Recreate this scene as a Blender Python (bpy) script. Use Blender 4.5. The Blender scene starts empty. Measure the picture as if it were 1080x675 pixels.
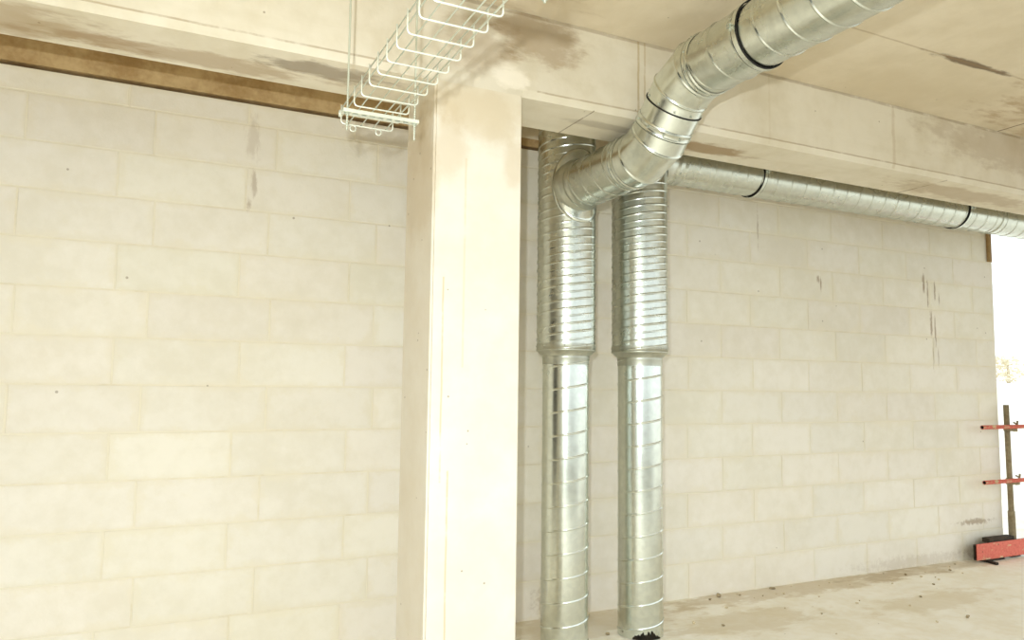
import bpy, bmesh, math, random
from mathutils import Vector, Matrix
sc = bpy.context.scene
C = sc.collection
PI = math.pi
rnd = random.Random(7)

# ------------------------------------------------------------------ camera
YAW, PITCH, ROLL, FPX, EYE = math.radians(25.53), math.radians(4.88), math.radians(.713), 790.0, 1.53
fwd = Vector((math.sin(YAW)*math.cos(PITCH), math.cos(YAW)*math.cos(PITCH), math.sin(PITCH)))
rt0 = Vector((math.cos(YAW), -math.sin(YAW), 0)); up0 = rt0.cross(fwd)
rt = rt0*math.cos(ROLL) + up0*math.sin(ROLL); upv = -rt0*math.sin(ROLL) + up0*math.cos(ROLL)
cam = bpy.data.cameras.new('camera'); camo = bpy.data.objects.new('camera', cam); C.objects.link(camo)
cam.sensor_width = 36; cam.lens = FPX/1080*36; cam.clip_start = .02; cam.clip_end = 500
m = Matrix((rt, upv, -fwd)).transposed().to_4x4(); m.translation = (0, 0, EYE); camo.matrix_world = m
sc.camera = camo

# ------------------------------------------------------------------ light
sc.view_settings.view_transform = 'Standard'; sc.view_settings.look = 'None'
sc.view_settings.exposure = 0.56; sc.view_settings.gamma = 1.0; sc.view_settings.use_curve_mapping = False
w = bpy.data.worlds.new('sky'); sc.world = w; w.use_nodes = True
bg = w.node_tree.nodes['Background']; bg.inputs[0].default_value = (.90, .985, 1.03, 1); bg.inputs[1].default_value = 1.15
sc.cycles.use_denoising = True
sc.cycles.max_bounces = 10; sc.cycles.diffuse_bounces = 7; sc.cycles.glossy_bounces = 5
sc.cycles.sample_clamp_indirect = 6.0

def area(name, loc, rot, sx, sy, power, col, portal=False):
    l = bpy.data.lights.new(name, 'AREA'); l.shape = 'RECTANGLE'; l.size = sx; l.size_y = sy; l.energy = power; l.color = col
    o = bpy.data.objects.new(name, l); C.objects.link(o); o.location = loc; o.rotation_euler = rot
    if portal: l.cycles.is_portal = True
    return o
area('daylight_front_opening', (4.2, -.62, 1.65), (PI/2, 0, 0), 15.6, 3.25, 1, (1, 1, 1), True)
area('daylight_end_opening', (11.9, 2, 1.65), (PI/2, 0, PI/2), 5, 3.25, 1, (1, 1, 1), True)
# the photographer's lamp, up and left of the camera: it throws the tray and duct shadows
fl = bpy.data.lights.new('photographers_lamp', 'POINT'); fl.energy = 170; fl.shadow_soft_size = .026; fl.color = (.91, .98, 1.0)
flo = bpy.data.objects.new('photographers_lamp', fl); C.objects.link(flo); flo.location = (-.08, .08, 1.76)

# ------------------------------------------------------------------ materials
def lin(c):
    c = c/255
    return c/12.92 if c <= .04045 else ((c+.055)/1.055)**2.4
def col(r, g, b): return (lin(r), lin(g), lin(b), 1)

class NT:
    def __init__(s, name):
        s.m = bpy.data.materials.new(name); s.m.use_nodes = True; s.t = s.m.node_tree; s.n = s.t.nodes
        s.b = s.n['Principled BSDF']; s.co = s.n.new('ShaderNodeTexCoord').outputs['Object']
    def link(s, a, b): s.t.links.new(a, b)
    def node(s, ty, ins=None, **kw):
        d = s.n.new(ty)
        for k, v in kw.items(): setattr(d, k, v)
        for k, v in (ins or {}).items():
            if hasattr(v, 'is_output'): s.link(v, d.inputs[k])
            else: d.inputs[k].default_value = v
        return d
    def math(s, op, a, b=0.0, c=None, clamp=False):
        ins = {0: a, 1: b}
        if c is not None: ins[2] = c
        return s.node('ShaderNodeMath', ins, operation=op, use_clamp=clamp).outputs[0]
    def noise(s, scale, detail=4, rough=.55, stretch=None, dist=0.0):
        v = s.co
        if stretch: v = s.node('ShaderNodeMapping', {'Vector': s.co, 'Scale': stretch}).outputs[0]
        return s.node('ShaderNodeTexNoise', {'Vector': v, 'Scale': scale, 'Detail': detail, 'Roughness': rough, 'Distortion': dist}).outputs['Fac']
    def ramp(s, v, lo, hi):
        return s.node('ShaderNodeMapRange', {0: v, 1: lo, 2: hi, 3: 0.0, 4: 1.0}, interpolation_type='SMOOTHSTEP').outputs[0]
    def mix(s, f, a, b):
        d = s.node('ShaderNodeMix', None, data_type='RGBA')
        for i, v in ((0, f), (6, a), (7, b)):
            if hasattr(v, 'is_output'): s.link(v, d.inputs[i])
            else: d.inputs[i].default_value = v
        return d.outputs[2]
    def spot(s, c, r, n, edge=.5, amt=1.2):
        v = s.node('ShaderNodeVectorMath', {0: s.co, 1: c}, operation='SUBTRACT').outputs[0]
        v = s.node('ShaderNodeVectorMath', {0: v, 1: tuple(1/q for q in r)}, operation='MULTIPLY').outputs[0]
        d = s.node('ShaderNodeVectorMath', {0: v}, operation='LENGTH').outputs['Value']
        nn = s.math('MULTIPLY', s.math('SUBTRACT', n, .5), amt)
        d = s.math('ADD', d, nn)
        return s.math('SUBTRACT', 1.0, s.ramp(d, 1-edge, 1.0))
    def line(s, axis, val, hw, n, wob=.01):
        x = s.node('ShaderNodeSeparateXYZ', {0: s.co}).outputs[axis]
        x = s.math('ADD', s.math('SUBTRACT', x, val), s.math('MULTIPLY', s.math('SUBTRACT', n, .5), wob))
        return s.math('SUBTRACT', 1.0, s.ramp(s.math('ABSOLUTE', x), hw*.4, hw))
    def box(s, axis, lo, hi):
        x = s.node('ShaderNodeSeparateXYZ', {0: s.co}).outputs[axis]
        return s.math('MULTIPLY', s.math('GREATER_THAN', x, lo), s.math('LESS_THAN', x, hi))
    def bump(s, h, strength, dist=.01):
        self_b = s.node('ShaderNodeBump', {'Height': h, 'Strength': strength, 'Distance': dist})
        s.link(self_b.outputs[0], s.b.inputs['Normal'])
    def done(s, base, rough=.9, metal=0.0, spec=.3):
        for k, v in (('Base Color', base), ('Roughness', rough), ('Metallic', metal), ('Specular IOR Level', spec)):
            if hasattr(v, 'is_output'): s.link(v, s.b.inputs[k])
            else: s.b.inputs[k].default_value = v
        return s.m

def concrete(name, light, dark, spots=(), lines=(), specks=True, scale=1.0, streak=None, wst=None, amt=1.2):
    t = NT(name)
    big = t.noise(1.1*scale, 6, .6); mid = t.noise(6*scale, 5, .6); fine = t.noise(60, 3, .6); warp = t.noise(3.5, 6, .65, stretch=wst)
    f = t.math('ADD', t.math('MULTIPLY', big, .65), t.math('MULTIPLY', mid, .35))
    c = t.mix(t.ramp(f, .36, .66), light, dark)
    if streak:
        st = t.noise(1.0, 5, .6, stretch=streak)
        c = t.mix(t.math('MULTIPLY', t.ramp(st, .5, .72), .35), c, dark)
    for (ce, ra, cc, k) in spots:
        c = t.mix(t.math('MULTIPLY', t.spot(ce, ra, warp, .5, amt), k), c, cc)
    for (ax, val, hw, cc, k, lim) in lines:
        mk = t.line(ax, val, hw, warp, hw*1.6)
        for (a2, lo, hi) in lim: mk = t.math('MULTIPLY', mk, t.box(a2, lo, hi))
        mk = t.math('MULTIPLY', mk, t.ramp(mid, .3, .5))
        c = t.mix(t.math('MULTIPLY', mk, k), c, cc)
    if specks:
        v = t.node('ShaderNodeTexVoronoi', {'Vector': t.co, 'Scale': 11.0, 'Randomness': 1.0})
        pick = t.math('MULTIPLY', t.math('LESS_THAN', v.outputs['Distance'], .055),
                      t.math('GREATER_THAN', t.node('ShaderNodeSeparateColor', {0: v.outputs['Color']}).outputs[0], .72))
        c = t.mix(t.math('MULTIPLY', pick, .55), c, col(120, 98, 68))
    hgt = t.math('ADD', t.math('MULTIPLY', fine, .35), mid)
    t.bump(hgt, .18, .01)
    return t.done(c, .88)

BROWN = col(150, 120, 80); DKBROWN = col(95, 72, 48); TAN = col(196, 172, 130); PALE = col(246, 238, 222)
M = {}
M['pillar'] = concrete('pillar_concrete', col(234, 228, 215), col(226, 217, 199),
    spots=[((1.30, 3.1, 3.00), (.60, .7, .42), col(222, 212, 190), .85), ((1.30, 3.1, 2.76), (.30, .6, .17), TAN, .32), ((1.16, 3.2, 2.62), (.12, .4, .22), TAN, .35),
           ((1.49, 3.1, 2.55), (.08, .3, .16), TAN, .3), ((1.085, 3.3, 2.5), (.05, .3, .4), TAN, .35)],
    lines=[(0, 1.178, .006, col(205, 186, 150), .75, [(2, 0, 1.15)]), (0, 1.142, .006, col(205, 186, 150), .7, [(2, 1.1, 2.0)]),
           (0, 1.24, .007, col(214, 196, 160), .4, [(2, 1.6, 2.55)])])
M['beam'] = concrete('beam_concrete', col(224, 216, 198), col(206, 195, 170), scale=1.0, streak=(.8, 6, 9), wst=(1.4, 3.5, 3.5), amt=2.0,
    spots=[((1.60, 3.1, 3.20), (.30, .3, .17), BROWN, .50), ((1.30, 3.1, 3.10), (.22, .25, .16), BROWN, .30),
           ((1.45, 3.1, 2.98), (.13, .3, .07), PALE, .7), ((.62, 3.25, 2.89), (.35, .10, .03), DKBROWN, .55),
           ((.1, 3.36, 2.89), (.7, .10, .03), BROWN, .5), ((2.10, 3.27, 2.89), (.30, .05, .03), DKBROWN, .3),
           ((2.75, 3.32, 2.89), (.45, .10, .03), BROWN, .75), ((-.7, 3.3, 2.89), (.7, .2, .05), BROWN, .45),
           ((5.1, 3.3, 2.89), (.9, .14, .03), BROWN, .4), ((5.4, 3.1, 3.2), (1.2, .2, .2), BROWN, .30)],
    lines=[(0, 4.625, .008, DKBROWN, .7, [(2, 2.8, 2.895)]), (0, 1.925, .006, DKBROWN, .6, [(2, 2.8, 2.895)]),
           (0, 4.11, .018, col(176, 152, 112), .3, [(1, 3.0, 3.11)]), (0, 2.185, .009, col(185, 165, 125), .7, [(1, 3.0, 3.11)]),
           (0, 2.225, .007, col(185, 165, 125), .6, [(1, 3.0, 3.11)]), (0, 3.08, .010, col(185, 165, 125), .15, [(1, 3.0, 3.11)]),
           (2, 2.929, .006, col(150, 124, 86), .5, [(0, -9, 1.0)]), (2, 2.929, .006, col(150, 124, 86), .5, [(0, 1.6, 12)]), (2, 3.297, .012, col(140, 116, 80), .45, [])])
M['ceiling'] = concrete('ceiling_concrete', col(222, 210, 187), col(206, 192, 165), scale=.8, streak=(9, .5, 1), wst=(1.2, 3, 1), amt=2.0,
    spots=[((4.0, 2.50, 3.305), (.42, .035, .2), DKBROWN, .8), ((5.6, 2.4, 3.305), (1.2, .8, .2), col(160, 128, 86), .55),
           ((1.2, 2.6, 3.305), (.7, .6, .2), BROWN, .35)],
    lines=[(1, 2.497, .008, col(150, 122, 84), .4, []), (0, 5.17, .010, DKBROWN, .8, [(1, 2.5, 3.1)]), (1, 1.0, .010, BROWN, .4, [])])
M['floor'] = concrete('dusty_concrete_floor', col(250, 246, 236), col(238, 230, 211), scale=2.6, specks=True, wst=(1.2, 2.4, 1), amt=2.6,
    spots=[((2.6, 4.3, 0), (.9, .35, .3), col(196, 174, 136), .35), ((4.6, 4.36, 0), (1.8, .2, .3), col(186, 162, 120), .45), ((3.6, 3.9, 0), (.7, .25, .3), col(206, 188, 152), .45),
           ((6.0, 4.36, 0), (1.2, .16, .3), col(170, 146, 106), .4), ((5.2, 3.7, 0), (.8, .2, .3), col(214, 198, 166), .45), ((3.2, 3.4, 0), (.6, .2, .3), col(240, 234, 218), .6)])
M['lintel'] = concrete('rough_brown_concrete', col(200, 174, 130), col(166, 136, 92), scale=4.0, specks=False)
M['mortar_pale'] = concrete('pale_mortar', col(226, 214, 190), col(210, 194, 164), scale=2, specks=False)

def block_mats():
    drips = [((.475, 4.46, 2.66), (.022, .1, .10), .4), ((.45, 4.46, 2.54), (.018, .1, .05), .45), ((.46, 4.46, 2.92), (.05, .1, .16), .22),
             ((4.935, 4.46, 2.43), (.022, .1, .045), .65), ((4.965, 4.46, 2.39), (.012, .1, .09), .65), ((6.25, 4.46, 2.47), (.024, .1, .11), .7),
             ((6.30, 4.46, 2.40), (.014, .1, .16), .6), ((6.40, 4.46, 2.42), (.016, .1, .11), .6), ((6.46, 4.46, 2.35), (.012, .1, .09), .45),
             ((6.34, 4.46, 2.12), (.022, .1, .17), .65), ((6.39, 4.46, 2.05), (.014, .1, .16), .6), ((6.35, 4.46, 1.84), (.010, .1, .16), .5), ((6.42, 4.46, 1.82), (.010, .1, .12), .45), ((4.286, 4.46, 2.80), (.010, .1, .26), .4),
             ((2.45, 4.46, .12), (.17, .1, .17), .35), ((6.0, 4.46, .05), (.9, .1, .07), .2), ((6.85, 4.46, .33), (.30, .1, .035), .6),
             ((7.0, 4.46, .08), (.4, .1, .12), .2)]
    out = []
    for nm, a, b in (('aerated_block', col(238, 233, 221), col(229, 223, 207)), ('block_mortar', col(230, 222, 202), col(218, 208, 184))):
        t = NT(nm)
        big = t.noise(1.3, 5, .6); mid = t.noise(9, 5, .65); fine = t.noise(70, 3, .6); warp = t.noise(24, 5, .7, stretch=(1.6, 1, .5)); iso = t.noise(22, 5, .75); smear = t.noise(7.0, 6, .7)
        tint = t.node('ShaderNodeAttribute', None, attribute_name='tint').outputs['Color']
        c = t.node('ShaderNodeMix', None, data_type='RGBA', blend_type='MULTIPLY')
        # base colour multiplied by the block's own tint
        edge = t.node('ShaderNodeSeparateColor', {0: t.node('ShaderNodeAttribute', None, attribute_name='edge').outputs['Color']}).outputs[0]
        sm = t.math('ADD', t.math('MULTIPLY', edge, .55), t.math('MULTIPLY', t.math('SUBTRACT', smear, .5), 2.2))
        base = t.mix(t.math('MULTIPLY', t.ramp(sm, .15, .7), .75), t.mix(t.ramp(t.math('ADD', t.math('MULTIPLY', big, .6), t.math('MULTIPLY', mid, .4)), .38, .64), a, b), col(232, 225, 206))
        c.inputs[0].default_value = 1.0; t.link(base, c.inputs[6]); t.link(tint, c.inputs[7])
        cc = c.outputs[2]
        for (ce, ra, k) in drips:
            cc = t.mix(t.math('MULTIPLY', t.spot(ce, ra, warp if ra[2] > ra[0]*1.2 else iso, .7, 2.4), k), cc, col(140, 112, 76))
        v = t.node('ShaderNodeTexVoronoi', {'Vector': t.co, 'Scale': 7.0})
        pick = t.math('MULTIPLY', t.math('LESS_THAN', v.outputs['Distance'], .05),
                      t.math('GREATER_THAN', t.node('ShaderNodeSeparateColor', {0: v.outputs['Color']}).outputs[0], .8))
        cc = t.mix(t.math('MULTIPLY', pick, .5), cc, col(120, 100, 70))
        t.bump(t.math('ADD', t.math('MULTIPLY', fine, .4), mid), .25, .008)
        out.append(t.done(cc, .92))
    return out
M['block'], M['mortar'] = block_mats()

def zinc(name, base, rough, dents=0.0):
    t = NT(name)
    sp = t.noise(26, 3, .6); big = t.noise(3, 4, .6)
    c = t.mix(t.ramp(sp, .35, .65), base, tuple(min(1, q*.90) for q in base[:3]) + (1,))
    r = t.math('ADD', rough, t.math('MULTIPLY', t.math('SUBTRACT', big, .5), .18))
    if dents: t.bump(t.noise(2.2, 2, .5), dents, .02)
    return t.done(c, r, 1.0, .5)
M['zinc'] = zinc('galvanised_sheet', col(211, 215, 206), .27, .03)
M['zinc_bright'] = zinc('bright_galvanised_sheet', col(223, 228, 220), .25, .03)
M['zinc_dull'] = zinc('dull_galvanised_sheet', col(196, 198, 186), .40)
M['wire'] = NT('galvanised_wire').done(col(226, 230, 218), .35, .55)
M['rod'] = NT('zinc_threaded_rod').done(col(196, 200, 184), .4, .7)
M['rubber'] = NT('black_rubber').done(col(34, 30, 26), .6)
M['steel'] = concrete('weathered_steel', col(158, 146, 118), col(128, 112, 84), scale=6, specks=False)
M['iron'] = concrete('dark_rusty_iron', col(72, 62, 50), col(46, 40, 34), scale=6, specks=False)
M['rust'] = concrete('brown_rusted_plate', col(168, 140, 98), col(140, 112, 74), scale=5, specks=False)
M['stone'] = concrete('grey_stone', col(176, 160, 128), col(136, 118, 90), scale=8, specks=False)
M['crumb'] = concrete('mortar_crumb', col(222, 208, 178), col(190, 170, 132), scale=8, specks=False)
M['dark'] = NT('hollow_shade').done(col(30, 26, 22), .9)
def redpaint():
    t = NT('peeling_red_paint')
    n = t.noise(16, 6, .7, stretch=(.6, 1, 1.3)); n2 = t.noise(45, 3, .6)
    c = t.mix(t.ramp(n2, .3, .7), col(222, 124, 108), col(212, 108, 92))
    c = t.mix(t.ramp(n, .58, .62), c, col(214, 190, 150))
    c = t.mix(t.ramp(n2, .66, .70), c, col(96, 78, 60))
    return t.done(c, .7)
M['red'] = redpaint()
M['leaf'] = NT('washed_out_leaves').done(col(236, 228, 206), .9)  # leaf colour paled to stand in for outdoor overexposure
M['bark'] = NT('pale_bark').done(col(214, 202, 178), .9)
M['bounce_cut'] = concrete('low_bounce_ground', col(150, 142, 122), col(130, 120, 100), specks=False)  # for the unseen front ground, darkened to cut light bouncing up indoors
M['earth'] = concrete('bright_sand', col(246, 240, 226), col(238, 230, 212), specks=False)

# ------------------------------------------------------------------ mesh helpers
LOC = {}
def link(o, parent=None):
    C.objects.link(o)
    if parent: o.parent = parent
    return o
def obj(name, bm, mats, parent=None, smooth=False, root=None):
    """one mesh object; vertices are given in world coordinates and moved to the root thing's base"""
    base = LOC.get(root or parent, Vector((0, 0, 0)))
    if base.length > 0: bmesh.ops.translate(bm, vec=-base, verts=bm.verts)
    bmesh.ops.recalc_face_normals(bm, faces=bm.faces)
    me = bpy.data.meshes.new(name); bm.to_mesh(me); bm.free()
    for q in (mats if isinstance(mats, (list, tuple)) else [mats]): me.materials.append(q)
    if smooth:
        for p in me.polygons: p.use_smooth = True
    o = bpy.data.objects.new(name, me); link(o, parent)
    LOC[o] = base
    return o
def tag(o, label=None, cat=None, group=None, kind=None):
    if label: o['label'] = label
    if cat: o['category'] = cat
    if group: o['group'] = group
    if kind: o['kind'] = kind
    return o
def thing(name, loc, label, cat, group=None):
    o = bpy.data.objects.new(name, None); o.empty_display_size = .1; C.objects.link(o); o.location = loc
    LOC[o] = Vector(loc); return tag(o, label, cat, group)
def BM(): return bmesh.new()
def box(bm, lo, hi, bev=0.0, mat=0):
    r = bmesh.ops.create_cube(bm, size=1.0)
    vs = r['verts']
    for v in vs:
        v.co = Vector([lo[i] + (v.co[i]+.5)*(hi[i]-lo[i]) for i in range(3)])
    fs = list({f for v in vs for f in v.link_faces})
    for f in fs: f.material_index = mat
    if bev > 0:
        es = list({e for v in vs for e in v.link_edges})
        r2 = bmesh.ops.bevel(bm, geom=es, offset=bev, segments=1, affect='EDGES', profile=.5)
        for f in r2['faces']: f.material_index = mat
    return vs
def frame(d):
    d = Vector(d).normalized()
    a = Vector((0, 0, 1)) if abs(d.z) < .9 else Vector((1, 0, 0))
    u = d.cross(a).normalized(); return u, d.cross(u).normalized()
def tube(bm, pts, r, seg=10, cap=True, closed=False):
    pts = [Vector(p) for p in pts]; n = len(pts); rings = []
    u = None
    for i, p in enumerate(pts):
        if closed: d = (pts[(i+1) % n] - pts[i-1]).normalized()
        elif i == 0: d = (pts[1]-p).normalized()
        elif i == n-1: d = (p-pts[-2]).normalized()
        else: d = ((p-pts[i-1]).normalized() + (pts[i+1]-p).normalized()).normalized()
        if u is None: u, v = frame(d)
        else:
            u = (u - d*u.dot(d)).normalized(); v = d.cross(u)
        k = 1.0
        if not closed and 0 < i < n-1:
            k = 1/max(.5, d.dot((pts[i+1]-p).normalized()))
        rr = r[i] if isinstance(r, (list, tuple)) else r
        rings.append([bm.verts.new(p + (u*math.cos(2*PI*j/seg) + v*math.sin(2*PI*j/seg))*rr) for j in range(seg)])
    m_ = n if closed else n-1
    for i in range(m_):
        a, b = rings[i], rings[(i+1) % n]
        for j in range(seg):
            bm.faces.new((a[j], a[(j+1) % seg], b[(j+1) % seg], b[j]))
    if cap and not closed:
        bm.faces.new(rings[0]); bm.faces.new(rings[-1][::-1])
def lathe(bm, org, d, prof, seg=64, closed=False):
    """prof: list of (along, radius) around axis d from org"""
    u, v = frame(d); d = Vector(d).normalized(); org = Vector(org); rings = []
    for (a, r) in prof:
        rings.append([bm.verts.new(org + d*a + (u*math.cos(2*PI*j/seg)+v*math.sin(2*PI*j/seg))*r) for j in range(seg)])
    n = len(rings)
    for i in range(n if closed else n-1):
        a, b = rings[i], rings[(i+1) % n]
        for j in range(seg): bm.faces.new((a[j], a[(j+1) % seg], b[(j+1) % seg], b[j]))
def spiral(bm, org, d, L, R, pitch, ridges, seg=64, phase=0.0, right=True):
    """spiral-wound duct: a strip wound as a helix, its lock seam and ribs standing proud. ridges: (fraction, height, half width)"""
    d = Vector(d).normalized(); org = Vector(org)
    u, v = frame(d)
    if u.cross(v).dot(d) < 0: v = -v
    if not right: v = -v
    prof = [(0.0, 0.0)]
    for (f, hh, hw) in ridges:
        s = f*pitch; prof += [(s-hw-.006, 0), (s-hw-.0015, 0), (s-hw, 0), (s-hw*.4, hh), (s+hw*.4, hh), (s+hw, 0), (s+hw+.0015, 0), (s+hw+.006, 0)]
    prof.append((pitch, 0.0)); prof = sorted(prof)
    turns = int(L/pitch) + 3
    cols = []
    for i in range(turns*seg+1):
        th = 2*PI*i/seg; zb = pitch*(i/seg) - pitch*2 + phase*pitch
        rad = u*math.cos(th) + v*math.sin(th)
        cols.append([bm.verts.new(org + d*min(max(zb+s, 0), L) + rad*(R+(b if 0 < zb+s < L else 0))) for (s, b) in prof])
    for i in range(turns*seg):
        a, b = cols[i], cols[i+1]
        for j in range(len(prof)-1):
            try: bm.faces.new((a[j], b[j], b[j+1], a[j+1]))
            except ValueError: pass
    bmesh.ops.remove_doubles(bm, verts=bm.verts, dist=1e-5)
    bmesh.ops.dissolve_degenerate(bm, dist=1e-6, edges=bm.edges)
def screws(name, pts, parent, root, mat):
    for (p, d) in pts:
        bm = BM(); lathe(bm, p, d, [(-.002, .0002), (-.002, .0055), (.002, .0055), (.0045, .003), (.0045, .0002)], 8)
        obj(name, bm, mat, parent, True, root)

# ------------------------------------------------------------------ setting
D = 4.46
ZC = 3.305
bm = BM(); box(bm, (-6, -.6, -.20), (12, 6.2, 0)); fl_o = obj('floor', bm, M['floor']); tag(fl_o, kind='structure')
bm = BM(); box(bm, (-6, -.6, ZC), (12, 4.9, ZC+.25)); tag(obj('ceiling', bm, M['ceiling']), kind='structure')

bm = BM(); box(bm, (-6.2, -.6, 0), (-6, 4.7, ZC)); tag(obj('shade_wall_left', bm, M['block']), kind='structure')  # unseen wall, added to cut daylight coming from the left
bm = BM(); box(bm, (-6, -.6, 0), (-3.6, -.4, ZC)); tag(obj('shade_wall_front', bm, M['block']), kind='structure')  # unseen wall piece, added and sized to dim the left side
def block_wall():
    bm = BM(); cl = bm.loops.layers.float_color.new('tint'); el = bm.loops.layers.float_color.new('edge')
    X0, X1, ZT = -6.0, 7.252, 3.125
    r = random.Random(3)
    box(bm, (X0, D+.003, 0), (X1, D+.2, ZT), 0, 1)
    for k in range(13):
        z0 = .25*k; z1 = min(ZT, z0+.25)
        ph = 0 if k % 2 == 0 else .30
        js = [3.585+ph+.613*i for i in range(-3, 8)]
        phl = .42 if k % 2 == 0 else .575
        left = [phl+.62*i for i in range(-12, 2)]
        js = sorted(left + js)
        js = [X0] + [j + r.uniform(-.018, .018) for j in js if X0+.1 < j < X1-.12] + [X1]
        for a, b in zip(js[:-1], js[1:]):
            if b-a < .05: continue
            g = .0045
            y = D + r.uniform(-.0012, .0012)
            vs = box(bm, (a+(g if a > X0 else 0), y, z0+(g if k else 0)), (b-(g if b < X1 else 0), D+.19, z1-g), 0, 0)
            t = r.uniform(.95, 1.0)
            tc = (t, t*r.uniform(.985, 1.0), t*r.uniform(.975, 1.0), 1)
            fs = {f for v in vs for f in v.link_faces}
            es = [e for v in vs for e in v.link_edges if all(abs(q.co.y-y) < 1e-5 for q in e.verts)]
            for f in fs:
                for lp in f.loops: lp[cl] = tc; lp[el] = (1, 1, 1, 1)
            rb_ = bmesh.ops.bevel(bm, geom=list(set(es)), offset=.002, segments=1, affect='EDGES')
            for f in rb_['faces']:
                for lp in f.loops: lp[cl] = tc; lp[el] = (1, 1, 1, 1)
            front = [f for v in vs if v.is_valid for f in v.link_faces] + [f for f in rb_['faces']] + [f for v in rb_['verts'] for f in v.link_faces]
            front = [f for f in set(front) if abs(f.calc_center_median().y-y) < 1e-5 and f.calc_area() > .004]
            if front:
                bmesh.ops.inset_region(bm, faces=front, thickness=min(.055, (b-a)*.3, (z1-z0)*.3), use_even_offset=True)
                for f in front:
                    for v in f.verts:
                        for lp in v.link_loops: lp[el] = (0, 0, 0, 1); lp[cl] = tc
    for f in bm.faces:
        for lp in f.loops:
            if lp[cl][3] < .5: lp[cl] = (1, 1, 1, 1); lp[el] = (1, 1, 1, 1)
    return tag(obj('wall_back', bm, [M['block'], M['mortar']]), kind='structure')
block_wall()
bm = BM(); box(bm, (-6, D+.004, 3.150), (12, D+.2, ZC-.001)); tag(obj('trim_1', bm, M['lintel']), kind='structure')
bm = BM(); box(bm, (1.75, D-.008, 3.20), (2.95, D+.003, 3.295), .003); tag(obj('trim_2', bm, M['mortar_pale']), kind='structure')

# pillar and beam
YP, ZS, YB = 3.10, 2.891, 3.471
PX0, PX1 = 1.085, 1.521
bm = BM(); box(bm, (PX0, YP, 0), (PX1, YP+.40, ZS), 0)
es = [e for e in bm.edges if abs(e.verts[0].co.z-e.verts[1].co.z) > 1]
bmesh.ops.bevel(bm, geom=es, offset=.010, segments=2, affect='EDGES')
pil = obj('concrete_pillar', bm, M['pillar'])
tag(pil, 'pale square concrete pillar standing on the floor under the ceiling beam', 'pillar', kind='structure')
def prism(bm, prof, x0, x1):
    a = [bm.verts.new((x0, y, z)) for y, z in prof]; b = [bm.verts.new((x1, y, z)) for y, z in prof]
    n = len(prof)
    for i in range(n): bm.faces.new((a[i], a[(i+1) % n], b[(i+1) % n], b[i]))
    bm.faces.new(a[::-1]); bm.faces.new(b)
bm = BM()
pc = [(YP, ZC-.001), (YP, ZS+.037), (YP+.013, ZS), (YB, ZS), (YB, ZC-.001)]
pf = [(YP, ZC-.001), (YP, ZS+.037), (YP, ZS), (YB, ZS), (YB, ZC-.001)]
prism(bm, pc, -6, PX0); prism(bm, pf, PX0, PX1); prism(bm, pc, PX1, 12)
beam = obj('concrete_beam', bm, M['beam'])
tag(beam, 'stained concrete beam running under the ceiling across the top of the pillar', 'beam', kind='structure')

# ------------------------------------------------------------------ ducts
RU, RL, RB = .1775, .140, .1425
AX, BX, DY = 2.262, 2.805, 3.97
RIBS = [(.16, .0035, .007), (.52, .0030, .007), (.84, .0012, .006)]
SEAM = [(.5, .0040, .0055)]
def riser(x, label, phase, zred):
    t = thing('duct_riser', (x, DY, 0), label, 'duct', None)
    bm = BM(); spiral(bm, (x, DY, .002), (0, 0, 1), zred-.012, RL, .137, SEAM, 72, phase); obj('lower_pipe', bm, M['zinc_bright'], t, True)
    bm = BM(); spiral(bm, (x, DY, zred+.04), (0, 0, 1), ZC-.006-zred-.04, RU, .141, RIBS, 72, phase); obj('upper_pipe', bm, M['zinc'], t, True)
    bm = BM(); lathe(bm, (x, DY, zred), (0, 0, 1), [(-.05, RL+.0015), (-.012, RL+.0025), (-.006, RL+.0055), (-.001, RL+.003), (.002, RL+.003), (.030, RU), (.033, RU+.004), (.040, RU+.004), (.043, RU+.0015), (.075, RU+.0012)], 72)
    rd = obj('reducer', bm, M['zinc_dull'], t, True)
    ps = []
    for k in range(8):
        a = 2*PI*(k+.3)/8; dv = Vector((math.cos(a), math.sin(a), 0))
        ps.append((Vector((x, DY, zred+.06)) + dv*(RU+.001), dv))
    screws('screw', ps, rd, t, M['zinc_dull'])
    return t
ra = riser(AX, 'silver spiral duct riser nearest the pillar, with the angled branch entering its top', .1, 1.700)
rb = riser(BX, 'silver spiral duct riser right of the branched riser, feeding the wall duct', .55, 1.703)
# dark smear around the foot of the right riser
def smear():
    bm = BM(); r = random.Random(11); n = 26; a0, a1 = -PI/2-.95, -PI/2+.35
    inner = []; outer = []
    for i in range(n):
        a = a0+(a1-a0)*i/(n-1); hgt = (.012+.035*math.sin(PI*i/(n-1)))*r.uniform(.5, 1.2)
        for lst, z in ((inner, .0), (outer, hgt)):
            lst.append(bm.verts.new((BX+math.cos(a)*(RL+.004), DY+math.sin(a)*(RL+.004), z+.004)))
    for i in range(n-1): bm.faces.new((inner[i], inner[i+1], outer[i+1], outer[i]))
    bmesh.ops.solidify(bm, geom=bm.faces[:], thickness=.004)
    s = obj('sealant_smear', bm, M['iron'], rb, True); s['label'] = 'black ragged sealant at the foot of the pipe'
smear()

# branch from the left riser, toward the camera under the ceiling
br = thing('branch_duct', (AX, 3.75, 2.72), 'large silver spiral duct bending up from the riser to run along the ceiling', 'duct')
BXX = 2.257
zl, zu = 2.72, 3.018
s22, c22 = math.sin(PI/8), math.cos(PI/8)
M1 = Vector((BXX, 3.17, zl)); M2 = M1 + Vector((0, -c22, s22))*.151; hz = zu-(.151*s22)*2-zl
M3 = M2 + Vector((0, -1, 1))*hz; M4 = M3 + Vector((0, -c22, s22))*.151
S0 = Vector((BXX, DY-RU-.012, zl)); S1 = M1 + Vector((0, .085, 0)); U0 = M4 + Vector((0, -.075, 0))
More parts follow.
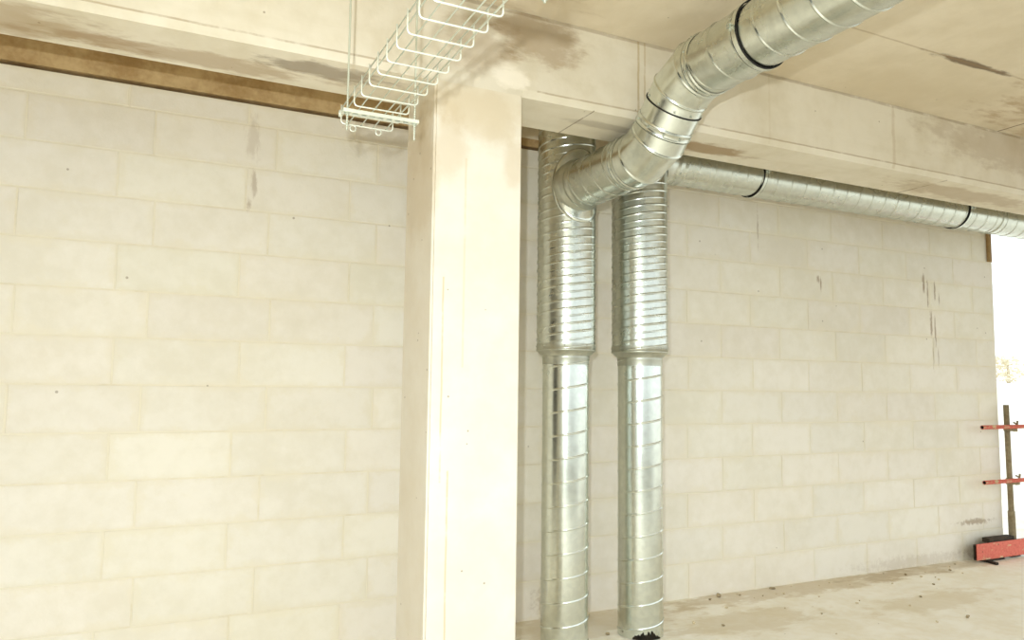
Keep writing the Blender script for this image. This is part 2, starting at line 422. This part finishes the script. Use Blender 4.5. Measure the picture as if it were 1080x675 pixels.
# saddle patch wrapped on the riser + flared neck
bm = BM(); nr, ns = 8, 48
def sad(rho, th):
    ang = -PI/2 + rho*math.cos(th)*1.02; z = zl + rho*math.sin(th)*.225
    return (AX+math.cos(ang)*(RU+.0055), DY+math.sin(ang)*(RU+.0055), z)
rings = [[bm.verts.new(sad(.2+.8*i/nr, 2*PI*j/ns)) for j in range(ns)] for i in range(nr+1)]
for i in range(nr):
    for j in range(ns): bm.faces.new((rings[i][j], rings[i][(j+1) % ns], rings[i+1][(j+1) % ns], rings[i+1][j]))
sd = obj('saddle_plate', bm, M['zinc_bright'], ra, True)
md = sd.modifiers.new('thick', 'SOLIDIFY'); md.thickness = .003; md.offset = 0
bm = BM(); prof = [(0, RB+.016)]
for i in range(9):
    a = i/8*PI/2; prof.append((.055+.03*math.sin(a), RB+.014*(1-math.sin(a))+.002))
prof += [(.10, RB+.003), (.105, RB+.006), (.112, RB+.006), (.116, RB+.002), (.15, RB+.001)]
lathe(bm, (BXX, DY-RU+.055, zl), (0, -1, 0), prof, 72)
for v in bm.verts:                      # the root of the neck follows the riser's curve
    ys = DY - math.sqrt(max(0, (RU+.009)**2 - (v.co.x-AX)**2))
    if v.co.y > ys - .001: v.co.y = ys - .001*(v.co.y - ys)
obj('saddle_neck', bm, M['zinc_dull'], br, True)
bm = BM(); spiral(bm, S0, (0, -1, 0), (S0-S1).length, RB, .120, SEAM, 72, .2); obj('straight_pipe', bm, M['zinc'], br, True)
def collar(o, d, L=.05, r=RB, bead=(.0, 1.0)):
    bm = BM(); p = [(0, r+.0018)]
    for f in bead:
        s = f*L; p += [(max(s-.006, 0), r+.0018), (s-.002, r+.006), (s+.003, r+.006), (s+.007, r+.0018)]
    p.append((L+.01, r+.001)); p = sorted(p, key=lambda q: q[0]); lathe(bm, o, d, p, 72); return bm
def gore(bm, path, r, seg=72):
    """mitred elbow: rings lie in the mitre planes; a raised bead stands on each mitre"""
    x = Vector((1, 0, 0)); rows = []
    n = len(path)
    for i, p in enumerate(path):
        d0 = (path[i]-path[i-1]).normalized() if i else (path[1]-path[0]).normalized()
        d1 = (path[i+1]-path[i]).normalized() if i < n-1 else d0
        dm = (d0+d1).normalized(); k = 1/dm.dot(d0)
        up = x.cross(dm) * k
        items = [(0, 0)] if i in (0, n-1) else [(-.022, 0), (-.010, 0), (-.006, .0005), (-.0025, .005), (.0025, .005), (.006, .0005), (.010, 0), (.022, 0)]
        for off, b in items:
            dd = d0 if off < 0 else d1
            rows.append([bm.verts.new(p + dd*off + (x*math.cos(2*PI*j/seg) + up*math.sin(2*PI*j/seg))*(r+b)) for j in range(seg)])
    for a, b in zip(rows[:-1], rows[1:]):
        for j in range(seg): bm.faces.new((a[j], a[(j+1) % seg], b[(j+1) % seg], b[j]))
Mm = (M2+M3)/2; d45 = Vector((0, -1, 1)).normalized()
J0 = M2 + d45*.085; J1 = M3 - d45*.075
bm = BM(); gore(bm, [S1+Vector((0, .02, 0)), M1, M2, J0], RB+.0012); e1 = obj('elbow', bm, M['zinc_bright'], br, True)
obj('joint_band', collar(S1+Vector((0, .026, 0)), (0, -1, 0), .03, RB+.001), M['zinc_bright'], e1, True, br)
obj('joint_band', collar(J0-d45*.03, d45, .035, RB+.001), M['zinc_bright'], e1, True, br)
bm = BM(); lathe(bm, J0, d45, [(0, RB+.001), ((J1-J0).length, RB+.001)], 72); obj('coupling_pipe', bm, M['zinc_bright'], br, True)
bm = BM(); gore(bm, [J1, M3, M4, U0], RB+.0012); e2 = obj('elbow', bm, M['zinc_bright'], br, True)
bm = BM(); lathe(bm, J1-d45*.004, d45, [(0, RB), (0, RB+.0055), (.006, RB+.0055), (.006, RB)], 72, True); s_ = obj('rubber_seal', bm, M['rubber'], e2, True, br); s_['label'] = 'thin black seal line'
obj('joint_band', collar(U0+Vector((0, .03, 0)), (0, -1, 0), .03, RB+.001), M['zinc_bright'], e2, True, br)
bm = BM(); spiral(bm, U0, (0, -1, 0), U0.y+.5, RB, .137, SEAM, 72, .55); obj('ceiling_pipe', bm, M['zinc'], br, True)
ps = []
for k in range(10):
    a = 2*PI*(k+.35)/10; xx = Vector((1, 0, 0))
    for (c0, d0) in ((S1+Vector((0, .012, 0)), Vector((0, -1, 0))), (J0-d45*.012, d45), (J1+d45*.014, d45), (U0+Vector((0, .014, 0)), Vector((0, -1, 0)))):
        n_ = xx*math.cos(a) + xx.cross(d0)*math.sin(a); ps.append((c0 + n_*(RB+.0045), n_))
screws('screw', ps[:40], br, br, M['zinc_dull'])

# wall duct along x from the right riser
zc = 3.016; RC = .140
wd = thing('wall_duct', (BX+RU, DY, zc), 'long horizontal silver duct running along the block wall behind the beam', 'duct')
bm = BM(); lathe(bm, (BX+RU-.02, DY, zc), (1, 0, 0), [(.024, RC+.012), (.03, RC+.012), (.045, RC+.003), (.075, RC+.003), (.079, RC+.007), (.086, RC+.007), (.09, RC+.003), (.135, RC+.003), (.138, RC+.006), (.144, RC+.006), (.147, RC)], 64)
for v in bm.verts:
    xs = BX + math.sqrt(max(0, (RU+.006)**2 - (v.co.y-DY)**2))
    if v.co.x < BX+RU+.006: v.co.x = xs
cn = obj('saddle_neck', bm, M['zinc'], wd, True)
ps = []
for k in range(8):
    a = 2*PI*k/8; n_ = Vector((0, math.cos(a), math.sin(a))); ps.append((Vector((BX+RU+.08, DY, zc)) + n_*(RC+.003), n_))
screws('screw', ps, cn, wd, M['zinc_dull'])
bm = BM(); spiral(bm, (BX+RU+.10, DY, zc), (1, 0, 0), 6.7, RC, .137, SEAM, 60, .3, True); obj('spiral_pipe', bm, M['zinc'], wd, True)
bm = BM(); lathe(bm, (6.42, DY, zc), (1, 0, 0), [(0, RC), (.004, RC+.006), (.012, RC+.006), (.016, RC)], 60); obj('joint_band', bm, M['zinc_dull'], wd, True)

# clamps
def clamp(c, d, r, label, rod_top, lugs):
    c = Vector(c); d = Vector(d); t = thing('pipe_clamp', tuple(c), label, 'clamp', None)
    bm = BM(); lathe(bm, c, d, [(-.0165, r+.0044), (-.0165, r+.0085), (-.0125, r+.0085), (-.0125, r+.0078), (.0125, r+.0078), (.0125, r+.0085), (.0165, r+.0085), (.0165, r+.0044)], 64, True)
    o = obj('rubber_lining', bm, M['rubber'], t, True); o['label'] = 'black rubber lining'
    bm = BM(); lathe(bm, c, d, [(-.0115, r+.0079), (-.0115, r+.0105), (.0115, r+.0105), (.0115, r+.0079)], 64, True); obj('band', bm, M['zinc_bright'], t)
    side = Vector((0, 0, 1)).cross(d).normalized()
    for s in (-1, 1):
        p = c + side*s*(r+.024)
        bm = BM()
        for dz in (-.007, .004):
            e = Vector((abs(side.x)*.015+abs(d.x)*.011, abs(side.y)*.015+abs(d.y)*.011, 0))
            box(bm, p-e+Vector((0, 0, dz)), p+e+Vector((0, 0, dz+.003)), .0008)
        lg = obj('lug', bm, M['zinc_bright'], t)
        bm = BM(); lathe(bm, p+Vector((0, 0, -.020)), (0, 0, 1), [(0, .0003), (0, .0065), (.006, .0065), (.006, .004), (.030, .004), (.030, .0065), (.035, .0065), (.035, .0003)], 10); obj('bolt', bm, M['rod'], lg, False, t)
    bm = BM(); tube(bm, [c+Vector((0, 0, r+.014)), (c.x, c.y, rod_top)], .005, 8); obj('hanger_rod', bm, M['rod'], t, True)
    return t
clamp((BXX, 2.315, zu), (0, 1, 0), RB, 'black-edged clamp hanging the large duct near the ceiling', ZC-.001, 1)
clamp((3.765, DY, zc), (1, 0, 0), RC, 'black lined clamp on the wall duct, the one nearer the risers', ZC-.001, 1)
clamp((5.985, DY, zc), (1, 0, 0), RC, 'black lined clamp on the wall duct, the one nearer the open end of the wall', ZC-.001, 1)

# ------------------------------------------------------------------ cable tray
tr = thing('cable_tray', (.68, 2.7, 2.482), 'white wire mesh cable tray hanging left of the pillar', 'cable tray')
TX0, TX1, TZ = .584, .780, 2.482
def arc(cx, cz, r, a0, a1, y, n=4): return [(cx+r*math.cos(a0+(a1-a0)*i/n), y, cz+r*math.sin(a0+(a1-a0)*i/n)) for i in range(n+1)]
for k in range(32):
    y = 2.71-.1*k; bm = BM(); r = .013
    pts = [(TX0, y, TZ+.070)] + arc(TX0+r, TZ+r, r, PI, 1.5*PI, y) + arc(TX1-r, TZ+r, r, 1.5*PI, 2*PI, y) + [(TX1, y, TZ+.070)]
    tube(bm, pts, .0029, 8); obj('cross_wire', bm, M['wire'], tr, True)
YE = -.42
for (x, z) in [(.612, TZ+.005), (.660, TZ+.005), (.707, TZ+.005), (.755, TZ+.005), (TX0+.005, TZ+.032), (TX0+.005, TZ+.064), (TX1-.005, TZ+.032), (TX1-.005, TZ+.064)]:
    bm = BM(); tube(bm, [(x, 2.735, z), (x, YE, z)], .0024, 8); obj('long_wire', bm, M['wire'], tr, True)
for x in (.630, .727):
    bm = BM(); tube(bm, [(x+.011*math.cos(2*PI*i/14), 2.716, TZ-.010+.011*math.sin(2*PI*i/14)) for i in range(14)], .0022, 8, closed=True); obj('hook_loop', bm, M['wire'], tr, True)
bm = BM(); tube(bm, [(TX0-.004, 2.72+.010*math.cos(2*PI*i/14), TZ+.040+.012*math.sin(2*PI*i/14)) for i in range(14)], .0022, 8, closed=True); obj('hook_loop', bm, M['wire'], tr, True)

def support(y, label, z=TZ-.003):
    t = thing('support_bar', (.69, y, z-.0125), label, 'support bar')
    bm = BM(); x0, x1 = .553, .828
    h_ = .0125
    box(bm, (x0, y-.0155, z-h_), (x1, y-.013, z), .0006); box(bm, (x0, y+.013, z-h_), (x1, y+.0155, z), .0006)
    box(bm, (x0, y-.013, z-h_), (x1, y-.0075, z-h_+.002)); box(bm, (x0, y+.0075, z-h_), (x1, y+.013, z-h_+.002))
    n = 9
    for i in range(n+1):                     # webs between the slots
        xa = x0 + (x1-x0)*i/n; box(bm, (max(x0, xa-.006), y-.0075, z-h_), (min(x1, xa+.006), y+.0075, z-h_+.002))
    box(bm, (x0, y-.013, z-.002), (x1, y+.013, z-.0005))
    obj('channel', bm, M['wire'], t)
    for x in (.570, .815):
        bm = BM(); lathe(bm, (x, y, z-.0195), (0, 0, 1), [(0, .004), (0, .0085), (.0065, .0085), (.0065, .004)], 6); obj('nut', bm, M['rod'], t)
    return t
support(2.55, 'white slotted bar carrying the far end of the wire cable tray')
support(1.545, 'white bar under the cable tray at the top edge of the picture')
for (x, y, lab) in [(.570, 2.55, 'thin threaded rod on the left end of the far cable tray bar'), (.815, 2.55, 'thin threaded rod on the right end of the far cable tray bar beside the pillar'),
                    (.570, 1.545, 'thin threaded rod on the left end of the near cable tray bar'), (.815, 1.545, 'thin threaded rod on the right end of the near cable tray bar')]:
    bm = BM(); z0 = 2.405 if y > 2 else 2.452; n = 200
    lathe(bm, (x, y, z0), (0, 0, 1), [(0, .0002), (0, .0034)] + [((ZC-z0-.001)*i/n, .0034 if i % 2 else .0041) for i in range(1, n)] + [(ZC-z0-.001, .0034), (ZC-z0-.001, .0002)], 8)
    o = obj('threaded_rod', bm, M['rod'], None); tag(o, lab, 'rod')

# ------------------------------------------------------------------ edge protection at the open end
def hook(bm, p):
    x, y, z = p
    box(bm, (x-.03, y-.034, z-.045), (x+.03, y+.03, z+.012), .004); box(bm, (x+.03, y-.030, z-.05), (x+.095, y-.022, z-.004), .002)
    tube(bm, [(x+.02, y-.022, z-.03), (x+.07, y-.022, z-.012), (x+.10, y-.022, z+.01), (x+.11, y-.022, z+.05)], .009, 8)
    tube(bm, [(x+.05, y-.022, z+.035), (x+.07, y-.022, z+.03), (x+.09, y-.022, z+.02)], .008, 8)
po = thing('guardrail_post', (7.27, 4.385, 0), 'weathered steel post standing behind the red toe board', 'post')
bm = BM(); lathe(bm, (7.27, 4.385, .006), (-.012, 0, 1), [(0, .0005), (0, .024), (1.385, .024), (1.385, .020), (1.37, .0005)], 20); obj('tube', bm, M['steel'], po, True)
bm = BM(); lathe(bm, (7.27, 4.385, .006), (-.012, 0, 1), [(.0, .0005), (.0, .030), (.40, .030), (.41, .025), (.41, .0005)], 20); obj('sleeve', bm, M['steel'], po, True)
bm = BM(); box(bm, (7.20, 4.36, 0), (7.34, 4.46-.005, .008), .001); obj('base_plate', bm, M['iron'], po)
RZ = (1.192, .700)
for z in RZ:
    bm = BM(); hook(bm, (7.262, 4.378, z)); obj('coupler', bm, M['steel'], po)
def rail(z, slope, label):
    x0, x1 = 6.775, 9.6
    t = thing('guard_rail', (x0, 4.314, z), label, 'rail')
    bm = BM(); lathe(bm, (x0, 4.314, z), (1, 0, slope), [(0, .015), (0, .0185), (x1-x0, .0185), (x1-x0, .015)], 20); obj('tube', bm, M['red'], t, True)
    bm = BM(); lathe(bm, (x0+.006, 4.314, z), (1, 0, slope), [(0, .0005), (0, .015)], 20); o = obj('hollow_shade_disc', bm, M['dark'], t); o['label'] = 'black disc shading the hollow tube end'  # black disc stands in for the shade inside the tube
rail(RZ[0], 0, 'upper red tube rail clamped to the steel post at the open end')
rail(RZ[1], .0, 'lower red tube rail clamped to the steel post at the open end')
tb = thing('toe_board', (6.64, 4.34, .02), 'low red board with peeling paint lying along the floor edge', 'board')
bm = BM(); x0, x1 = 6.64, 9.6
box(bm, (x0, 4.315, .026), (x1, 4.325, .168), .002); obj('board_face', bm, M['red'], tb)
bm = BM(); box(bm, (x0, 4.325, .150), (x1, 4.352, .162), .001); box(bm, (x0, 4.325, .028), (x1, 4.352, .036), .001); box(bm, (x0, 4.345, .034), (x1, 4.352, .15)); o = obj('back_channel', bm, M['iron'], tb)
bm = BM(); box(bm, (x0+.20, 4.33, .162), (x0+.56, 4.40, .20), .003); o = obj('top_bracket', bm, M['iron'], tb); o['label'] = 'dark rusty bracket on the back edge'
ft = thing('angle_iron', (6.75, 4.33, 0), 'dark flat iron angle lying on the floor under the end of the red board', 'iron bar')
bm = BM()
v = []
for (x, y) in [(6.80, 4.44), (6.84, 4.45), (6.78, 4.22), (6.74, 4.215)]: v.append((x, y))
lo = [bm.verts.new((x, y, .002)) for x, y in v]; hi = [bm.verts.new((x, y, .020)) for x, y in v]
for i in range(4): bm.faces.new((lo[i], lo[(i+1) % 4], hi[(i+1) % 4], hi[i]))
bm.faces.new(lo); bm.faces.new(hi)
box(bm, (6.76, 4.33, .002), (7.05, 4.40, .022), .002)
obj('flange', bm, M['iron'], ft)
jb = thing('wall_bracket', (7.21, D, 2.76), 'short brown bracket at the top right end of the block wall', 'bracket')
bm = BM(); box(bm, (7.172, D-.006, 2.755), (7.25, D-.002, 3.12), .001); obj('wall_flange', bm, M['rust'], jb)
bm = BM(); box(bm, (7.172, D-.030, 2.755), (7.176, D-.006, 3.12), .001); obj('standing_flange', bm, M['rust'], jb)

# ------------------------------------------------------------------ loose rubble
def pebble(name, p, s, mat, label, cat, group=None, seed=0):
    r = random.Random(seed); bm = BM(); bmesh.ops.create_icosphere(bm, subdivisions=2, radius=1.0)
    sx, sy, sz = s*r.uniform(.8, 1.3), s*r.uniform(.7, 1.1), s*r.uniform(.45, .7)
    k = [Vector((r.uniform(-1, 1), r.uniform(-1, 1), r.uniform(-1, 1))).normalized() for _ in range(5)]
    for v in bm.verts:
        d = v.co.normalized(); f = 1.0
        for q in k:
            dd = d.dot(q)
            if dd > .55: f = min(f, .55/dd + .12)
        v.co = Vector((d.x*sx*f, d.y*sy*f, d.z*sz*f))
    bmesh.ops.rotate(bm, matrix=Matrix.Rotation(r.uniform(0, 6.28), 3, 'Z'), verts=bm.verts)
    zmin = min(v.co.z for v in bm.verts); bmesh.ops.translate(bm, vec=(0, 0, -zmin), verts=bm.verts)
    o = obj(name, bm, mat); o.location = p; return tag(o, label, cat, group)
pebble('stone', (3.80, 4.405, 0), .024, M['stone'], 'rounded grey stone on the floor against the wall, nearest one right of the ducts', 'stone', None, 1)
pebble('stone', (4.33, 4.415, 0), .022, M['stone'], 'grey stone on the floor against the wall, second one right of the ducts', 'stone', None, 2)
pebble('stone', (2.60, 4.02, 0), .018, M['stone'], 'small dark stone on the floor between the two duct risers', 'stone', None, 3)
pebble('mortar_lump', (1.66, 3.40, 0), .022, M['crumb'], 'pale mortar lump on the floor at the right foot of the pillar', 'rubble', None, 5)
rr = random.Random(21)
for i in range(46):
    x = rr.uniform(2.4, 6.6); y = 4.43 - abs(rr.gauss(0, .16)) - .02
    if i > 30: x = rr.uniform(3.2, 6.5); y = rr.uniform(3.3, 4.3)
    if math.hypot(x-AX, y-DY) < .2 or math.hypot(x-BX, y-DY) < .2 or y < 3.0: continue
    if math.hypot(x-3.80, y-4.405) < .07 or math.hypot(x-4.33, y-4.415) < .07 or math.hypot(x-2.6, y-4.02) < .06: continue
    pebble('mortar_crumb', (x, y, 0), rr.uniform(.006, .014), M['crumb'] if rr.random() < .6 else M['stone'],
           'small crumb of mortar scattered on the dusty floor along the block wall', 'rubble', 'mortar crumbs along the foot of the wall', 100+i)

# ------------------------------------------------------------------ outside the open end
bm = BM(); box(bm, (-80, -90, -.5), (12, -4.6, -.35)); box(bm, (-80, -4.6, -.5), (7.3, 140, -.35)); tag(obj('ground_front', bm, M['bounce_cut']), kind='structure')  # out of view, kept dark so less light bounces onto ceiling and wall
bm = BM(); box(bm, (12, -90, -.5), (160, 140, -.35)); box(bm, (7.3, -4.6, -.5), (12, 140, -.35)); tag(obj('ground', bm, M['earth']), kind='structure')
bm = BM()
prism(bm, [(46, -.34), (52, 2.3), (70, 2.6), (90, -.34)], 30, 140)
tag(obj('earth_bank', bm, M['earth']), 'bright sandy bank far outside the open end of the wall', 'bank', kind='structure')
def tree(p, h_, seed, label):
    r = random.Random(seed); t = thing('tree', p, label, 'tree', 'trees on the bank outside'); p = Vector(p)
    bm = BM(); tube(bm, [p, p+Vector((.1, 0, h_*.4)), p+Vector((0, .1, h_*.8))], [.22, .16, .06], 8); obj('trunk', bm, M['bark'], t, True)
    bm = BM()
    lobes = [(Vector((r.uniform(-.5, .5)*h_, r.uniform(-.3, .3)*h_, r.uniform(.15, .75)*h_)), r.uniform(.16, .30)*h_) for _ in range(9)]
    for i in range(900):
        lc, lr = lobes[i % 9]
        d = Vector((r.gauss(0, 1), r.gauss(0, 1), r.gauss(0, .8))).normalized() * lr * r.uniform(.4, 1)**.5
        c = p + lc + d; s = r.uniform(.08, .2)
        u, v_ = frame(Vector((r.gauss(0, 1), r.gauss(0, 1), r.gauss(0, 1))))
        bm.faces.new([bm.verts.new(c + u*s*a + v_*s*b) for a, b in ((-1, 0), (0, -.6), (1, 0), (0, .6))])
    obj('foliage', bm, M['leaf'], t)
for i, (x, y) in enumerate([(84, 54), (90, 54), (97, 56), (104, 55), (111, 56)]):
    tree((x, y, 2.3), 3.0+.4*(i % 3), 50+i, 'pale washed-out tree on the bright bank outside the open end')
